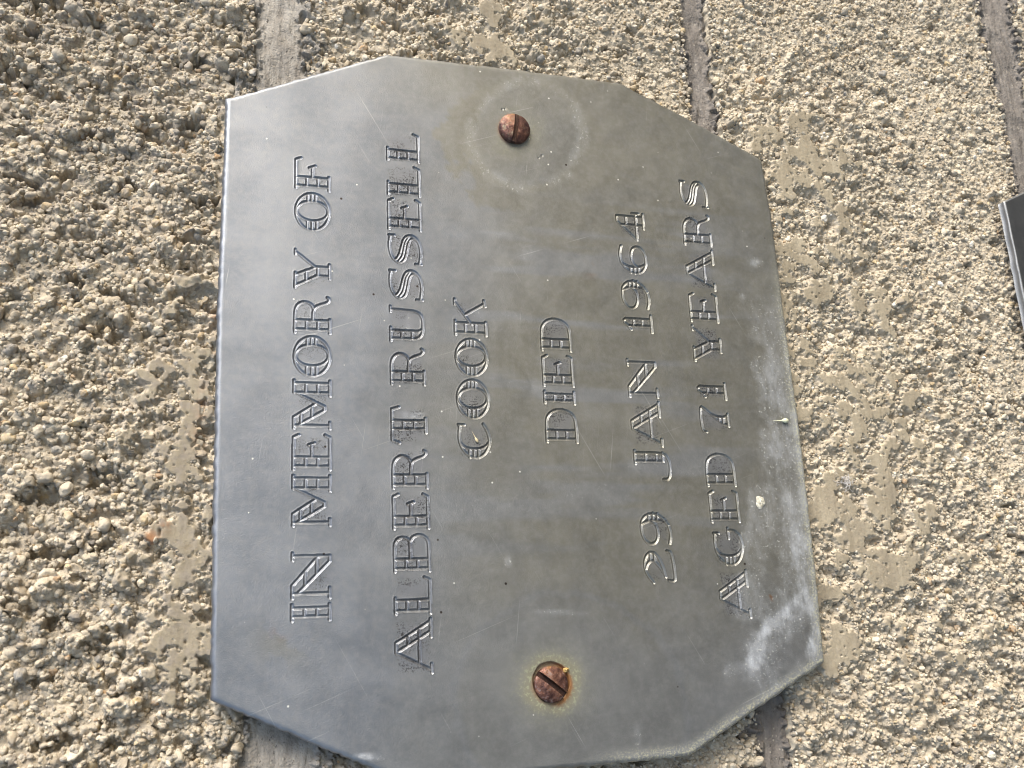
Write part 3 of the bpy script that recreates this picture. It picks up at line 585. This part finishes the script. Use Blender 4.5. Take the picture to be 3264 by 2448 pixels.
    a['green'] = np.clip(g, 0, 1)
    ru = 0.85 * sst(r2 + 14 * (n3 - .5), 74, 64) * (0.35 + 0.65 * sst(px - 1759, -20, 40)) + 0.5 * sst(r1, 58, 46) * sst(px - 1640, 0, -30)
    ru = np.maximum(ru, 0.25 * b(1885, 860, 20, 22) * (n3 > 0.45)); ru = np.maximum(ru, 0.5 * b(885, 2020, 26, 20) * (n3 > .48) * 0.4)
    ru = np.maximum(ru, 0.95 * sst(np.hypot(px - 2456, py - 1906), 7, 4)); ru = np.maximum(ru, 0.8 * sst(np.hypot(px - 1304, py - 1258), 5, 3))
    a['rust'] = np.clip(ru, 0, 1)
    ins_ = inside_poly(X, Z, OUT)
    low = sst(px + 0.35 * (py - 1200), 2250, 2500) * sst(py, 420, 700)
    a['edge'] = np.clip(low * sst(ins_, 0.0026, 0.0004) + 0.35 * sst(ins_, .0012, .0002) * sst(px, 2000, 2350) * sst(py, 900, 300), 0, 1)
    a['grime'] = grime; a['groove'] = np.zeros(X.shape) if groove is None else groove
    return a
gr_u = GRM[used]
# plate: front sheet (without the cut strokes), clipped to the outline, then rounded rim, sides and back
plaque = tag(empty('memorial_plaque'), 'weathered grey metal memorial plaque with cut corners and engraved lettering, two rusty screws', 'plaque')
RB = 0.0007; THK = 0.0017
def plate_mesh(co, polys, attr_fn, outline):
    bm = bmesh.new(); gl = bm.verts.layers.float.new('gr'); vs = [bm.verts.new(c_) for c_ in co]
    for v, g in zip(vs, attr_fn): v[gl] = g
    for f in polys: bm.faces.new([vs[k] for k in f])
    c0 = outline.mean(0); n_o = len(outline)
    for i in range(n_o):
        a = outline[i]; b = outline[(i + 1) % n_o]; e = b - a; nr = np.array([e[1], -e[0]]) / np.linalg.norm(e)
        if (a - c0) @ nr < 0: nr = -nr
        p = a - nr * RB
        bmesh.ops.bisect_plane(bm, geom=bm.verts[:] + bm.edges[:] + bm.faces[:], plane_co=(p[0], 0, p[1]), plane_no=(nr[0], 0, nr[1]), clear_outer=True, dist=1e-7)
    be = [e for e in bm.edges if len(e.link_faces) == 1]
    # outer loop only: border vertices close to the outline (stroke cut-outs also leave borders)
    X = np.array([[v.co.x, v.co.z] for e in be for v in e.verts]); dd = inside_poly(X[:, 0], X[:, 1], outline).reshape(-1, 2).max(1)
    be = [e for e, d_ in zip(be, dd) if d_ < RB + 2e-6]
    adj = {}
    for e in be:
        a, b = e.verts; adj.setdefault(a, []).append(b); adj.setdefault(b, []).append(a)
    start = be[0].verts[0]; loop = [start]; prev = None; cur = start
    while True:
        nb = [w for w in adj[cur] if w is not prev]
        if not nb: break
        prev, cur = cur, nb[0]
        if cur is start: break
        loop.append(cur)
    pos = np.array([[v.co.x, v.co.z] for v in loop]); n_l = len(loop)
    # outward direction that keeps mitred corners
    out = np.zeros_like(pos)
    for k in range(n_l):
        ns = []
        for i in range(n_o):
            a = outline[i]; b = outline[(i + 1) % n_o]; e = b - a; nr = np.array([e[1], -e[0]]) / np.linalg.norm(e)
            if (a - c0) @ nr < 0: nr = -nr
            if abs((pos[k] - (a - nr * RB)) @ nr) < 2e-6: ns.append(nr)
        if len(ns) >= 2:
            s_ = ns[0] + ns[1]; out[k] = s_ / (s_ @ s_) * 2
        elif ns: out[k] = ns[0]
        else: out[k] = (pos[k] - c0) / np.linalg.norm(pos[k] - c0)
    nb_ = (vnoise(pos[:, 0] / 0.0007 + 900, pos[:, 1] / 0.0007 + 900, 77) - 0.5) * 0.00030
    rings = [loop]; rim_faces = []
    prof = [(RB * math.sin(t), RB * (1 - math.cos(t))) for t in (0.35, 0.8, 1.2)] + [(RB, RB), (RB, THK), (-0.001, THK)]
    for s_, y_ in prof:
        ring = []
        for k, v in enumerate(loop):
            w = bm.verts.new((v.co.x + out[k][0] * (s_ + nb_[k] * min(1, s_ / RB)), v.co.y + y_, v.co.z + out[k][1] * (s_ + nb_[k] * min(1, s_ / RB)))); w[gl] = 0; ring.append(w)
        pr = rings[-1]
        for k in range(n_l):
            k2 = (k + 1) % n_l; rim_faces.append((bm.faces.new((pr[k], pr[k2], ring[k2], ring[k])), k))
        rings.append(ring)
    back = bm.faces.new(rings[-1]); back.material_index = 1
    bm.normal_update()
    for f in bm.faces: f.smooth = True
    for f, k in rim_faces:
        f.material_index = 1
        if f.normal.x * out[k][0] + f.normal.z * out[k][1] - f.normal.y * 1e-3 < 0: f.normal_flip()
    if back.normal.y < 0: back.normal_flip()
    me = bpy.data.meshes.new('plate'); bm.to_mesh(me); bm.free()
    n_v = len(me.vertices); c_ = np.empty(n_v * 3); me.vertices.foreach_get('co', c_); c_ = c_.reshape(-1, 3)
    gr = np.empty(n_v); me.attributes['gr'].data.foreach_get('value', gr)
    return me, c_, gr
def compact(faces):
    u, inv = np.unique(faces.ravel(), return_inverse=True); return u, inv.reshape(faces.shape)
CO = np.stack([VX, VY, VZ], -1)
front = np.concatenate([qf[lid < 0], qc]); u, fi = compact(front)
me, pc_, gr = plate_mesh(CO[u], fi.tolist(), gr_u[u], OUT)
for k, v in plate_attrs(pc_[:, 0], pc_[:, 2], gr).items():
    a = me.attributes.new(k, 'FLOAT', 'POINT'); a.data.foreach_set('value', v.astype(np.float32))
plate = link('plate', me, (PLATE_M, PLATE_M), plaque)
for k in range(nlet):
    f = qf[lid == k]
    if not len(f): continue
    u, fi = compact(f)
    me = new_mesh('engraved_letter', CO[u], fi, None, plate_attrs(VX[u], VZ[u], gr_u[u], np.clip(depf[u] / 0.00024, 0, 1)))
    link('engraved_letter', me, PLATE_M, plaque)

# ------------------------------------------------------------------ screws
def screw(name, px, rpx, height, base_y, slot_dir, mat, label, parent, rim, seed):
    R_ = rpx * mmpx(*px); x, z = uv(*px, Y=-height * 0.3)
    w = 0.00037; ss_ = np.concatenate([-R_ * np.cos(np.linspace(0, 1.25, 14)), [-w - 5e-5, -w, -w * .3, w * .3, w, w + 5e-5], (R_ * np.cos(np.linspace(0, 1.25, 14)))[::-1]])
    ss_ = np.array(sorted(ss_[(np.abs(ss_) > w * 1.3) | (np.abs(ss_) <= w + 6e-5)])); nt2 = 41
    tau = np.sin(np.linspace(-1.5708, 1.5708, nt2)); ns = len(ss_)
    SS = np.repeat(ss_[:, None], nt2, 1); TT = tau[None, :] * np.sqrt(np.maximum(R_ ** 2 - ss_ ** 2, 0))[:, None]
    rr = np.hypot(SS, TT) / R_
    hgt = rim + (height - rim) * np.sqrt(np.maximum(1 - (rr * 0.985) ** 2, 0))
    hgt += (vnoise(SS / 0.0006 + 50, TT / 0.0006 + 50, seed) - .5) * 0.00015
    inslot = np.abs(SS) <= w + 1e-6
    hgt = np.where(inslot, np.minimum(hgt, height - 0.00085), hgt)
    a = math.atan2(slot_dir[1], slot_dir[0]); ca, sa = math.cos(a), math.sin(a)       # slot along (X, Z) direction
    PXs = TT * ca - SS * sa; PZs = TT * sa + SS * ca
    co = np.stack([PXs, base_y - hgt, PZs], -1).reshape(-1, 3); I = np.arange(ns * nt2).reshape(ns, nt2)
    q_ = np.stack([I[:-1, :-1], I[1:, :-1], I[1:, 1:], I[:-1, 1:]], -1).reshape(-1, 4)
    ring = list(I[:, 0]) + list(I[-1, 1:]) + list(I[::-1, -1])[1:] + list(I[0, ::-1])[1:-1]
    rc = co[ring].copy(); rc[:, 1] = base_y + 0.0004; co = np.concatenate([co, rc]); n_r = len(ring); b0 = ns * nt2
    q2 = np.array([[ring[k], ring[(k + 1) % n_r], b0 + (k + 1) % n_r, b0 + k] for k in range(n_r)])
    me = new_mesh(name, co, np.concatenate([q_, q2]), None, dict(slot=np.concatenate([inslot.ravel() * 1.0, np.zeros(n_r)])))
    bm = bmesh.new(); bm.from_mesh(me); bmesh.ops.remove_doubles(bm, verts=bm.verts, dist=1e-7); bmesh.ops.recalc_face_normals(bm, faces=bm.faces); 
    for f in bm.faces: f.smooth = True
    for e in bm.edges:
        if len(e.link_faces) == 2 and e.calc_face_angle(0) > 0.7: e.smooth = False
    bm.to_mesh(me); bm.free()
    o = link(name, me, mat, parent); o.location = (x, 0, z); o['label'] = label
    return o
def pdir(p, d):
    a = uv(*p); b = uv(p[0] + d[0], p[1] + d[1]); return (b[0] - a[0], b[1] - a[1])
screw('slotted_screw', SC1, 46.5, 0.00185, 0.0001, pdir(SC1, (-10, 82)), screw_material('copper_screw', (0.20, 0.18, 0.13)), 'domed rusty brown screw head near the upper edge, slot running up the picture', plaque, 0.0007, 3)
screw('slotted_screw', SC2, 55.5, 0.0013, 0.0004, pdir(SC2, (77, 60)), screw_material('pink_copper_screw', (0.24, 0.20, 0.20)), 'pinkish copper screw head sunk in a stained hole, slot lying diagonally', plaque, 0.0006, 8)

# ------------------------------------------------------------------ the neighbouring plaque, its corner at the right border
ax, az = uv(721, 311); bx_, bz_ = uv(3201, 641, 0.0)
OUT2 = np.stack([uv(721, 311), uv(671, 2232), uv(1305, 2497), uv(2203, 2411), uv(2633, 2110), uv(2430, 507), uv(1977, 263), uv(1234, 169)])
g1 = np.arange(ox0, ox0 + ncx * CC, 0.002); g2 = np.arange(oz0, oz0 + ncz * CC, 0.002)
A1, A2 = np.meshgrid(g1, g2, indexing='ij'); I = np.arange(A1.size).reshape(A1.shape)
q_ = np.stack([I[:-1, :-1], I[1:, :-1], I[1:, 1:], I[:-1, 1:]], -1).reshape(-1, 4)
RB = 0.00035
me, pc_, gr = plate_mesh(np.stack([A1.ravel(), A1.ravel() * 0, A2.ravel()], -1), q_.tolist(), np.zeros(A1.size), OUT2)
at0 = dict(olive=0.35, bloom=0, green=0, rust=0, edge=0, grime=0, groove=0)
for k, v in at0.items():
    a = me.attributes.new(k, 'FLOAT', 'POINT'); a.data.foreach_set('value', np.full(len(me.vertices), v, np.float32))
pl2 = tag(empty('memorial_plaque', (bx_ - ax, 0.0, bz_ - az)), 'second grey metal plaque, dark reflection painted into its face, only its pale cut edge showing at the right border', 'plaque')
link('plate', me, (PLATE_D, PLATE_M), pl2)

# ------------------------------------------------------------------ small things lying on plate and wall
def seed_thing(p0, p1, wmm, mat, label):
    a = uv(*p0); b = uv(*p1); L = math.hypot(b[0] - a[0], b[1] - a[1]); e = np.array([(b[0] - a[0]) / L, (b[1] - a[1]) / L]); nn = np.array([-e[1], e[0]])
    prof = [(0, .04), (.15, .10), (.35, .17), (.55, .3), (.68, .8), (.8, 1.0), (.92, .85), (1, .25)]; co = []
    for t, w in prof:
        for k in range(8):
            an = k * math.pi / 4; r = w * wmm * MM / 2
            co.append((e[0] * t * L + nn[0] * r * math.cos(an), -0.00025 - 0.7 * r * math.sin(an), e[1] * t * L + nn[1] * r * math.cos(an)))
    n_p = len(prof); q_ = [[i * 8 + k, i * 8 + (k + 1) % 8, (i + 1) * 8 + (k + 1) % 8, (i + 1) * 8 + k] for i in range(n_p - 1) for k in range(8)]
    co += [(0, -0.00025, 0), (e[0] * L, -0.00025, e[1] * L)]; c0 = n_p * 8
    t_ = [[(k + 1) % 8, k, c0] for k in range(8)] + [[(n_p - 1) * 8 + k, (n_p - 1) * 8 + (k + 1) % 8, c0 + 1] for k in range(8)]
    o = link('seed', new_mesh('seed', np.array(co), q_, t_), mat); o.location = (a[0], 0, a[1]); return tag(o, label, 'seed', 'tiny seeds stuck to the plate')
seed_thing((2463, 1342), (2511, 1342), 0.95, plain('pale_green_husk', (0.50, 0.53, 0.36), (0.75, 0.76, 0.58)), 'pale green teardrop seed stuck near the lower edge of the plate')
seed_thing((1502, 1374), (1522, 1412), 0.5, plain('straw_husk', (0.50, 0.40, 0.22), (0.72, 0.62, 0.42)), 'thin straw coloured seed lying inside the first letter C')
def crumb(px, rpx, mat, label, name, cat, hh):
    r = rpx * mmpx(*px); x, z = uv(*px); n_a, n_r = 28, 6; co = [(0, -hh, 0)]; rg = random.Random(int(px[0]))
    ph = [rg.uniform(0, 6.28) for _ in range(4)]
    for i in range(1, n_r + 1):
        for k in range(n_a):
            an = 2 * math.pi * k / n_a; f = 1 + 0.14 * math.sin(2 * an + ph[0]) + 0.10 * math.sin(3 * an + ph[1]) + 0.07 * math.sin(5 * an + ph[2])
            rr = i / n_r; co.append((r * rr * f * math.cos(an), -hh * (1 - rr ** 2.2) * (0.75 + 0.25 * math.sin(3 * an + 9 * rr)) + 0.00006 * (rr == 1), r * rr * f * math.sin(an)))
    t_ = [[0, 1 + (k + 1) % n_a, 1 + k] for k in range(n_a)]; q_ = [[1 + (i - 1) * n_a + k, 1 + (i - 1) * n_a + (k + 1) % n_a, 1 + i * n_a + (k + 1) % n_a, 1 + i * n_a + k] for i in range(1, n_r) for k in range(n_a)]
    o = link(name, new_mesh(name, np.array(co), q_, t_), mat); o.location = (x, 0, z); return tag(o, label, cat)
crumb((2424, 1601), 17, plain('chalky_dropping', (0.34, 0.32, 0.24), (0.72, 0.70, 0.60), 2500), 'chalky cream bird dropping near the lower edge of the plate', 'dropping', 'dropping', 0.00022)
crumb((1000, 1566), 10, plain('black_tar', (0.012, 0.011, 0.015), (0.03, 0.03, 0.04)), 'small black blob of residue between two engraved letters of the top line', 'residue_blob', 'residue', 0.00008)
crumb((1804, 2136), 9, plain('ochre_grit', (0.30, 0.19, 0.06), (0.50, 0.35, 0.13), 2500), 'tiny ochre grit crumb beside the sunken screw', 'grit_crumb', 'grit', 0.0005)
def lint(px, n_t, size, label):
    x, z = uv(*px, Y=WY); cu_ = bpy.data.curves.new('lint', 'CURVE'); cu_.dimensions = '3D'; cu_.bevel_depth = 0.000035; cu_.bevel_resolution = 1
    rg = random.Random(4)
    for _ in range(n_t):
        sp = cu_.splines.new('POLY'); n_p = 14; sp.points.add(n_p - 1)
        p = Vector((rg.gauss(0, size * .25), -abs(rg.gauss(0, .0003)), rg.gauss(0, size * .5))); d = Vector((rg.gauss(0, 1), rg.gauss(0, .4), rg.gauss(0, 1))).normalized()
        for k in range(n_p):
            sp.points[k].co = (*p, 1); d = (d + 0.7 * Vector((rg.gauss(0, 1), rg.gauss(0, .5), rg.gauss(0, 1)))).normalized(); p = p + d * 0.00022
            p.y = min(max(p.y, -0.0009), 0)
    ob = bpy.data.objects.new('tmp', cu_); dg = bpy.context.evaluated_depsgraph_get(); COL.objects.link(ob); dg.update()
    me = bpy.data.meshes.new_from_object(ob.evaluated_get(bpy.context.evaluated_depsgraph_get())); bpy.data.objects.remove(ob)
    o = link('lint_tuft', me, plain('white_fibre', (0.45, 0.43, 0.42), (0.7, 0.68, 0.66))); o.location = (x, WY - 0.0006, z); return tag(o, label, 'lint')
lint((2690, 1542), 22, 0.0014, 'wispy tuft of pale lint caught on the rough blocks below the plate')
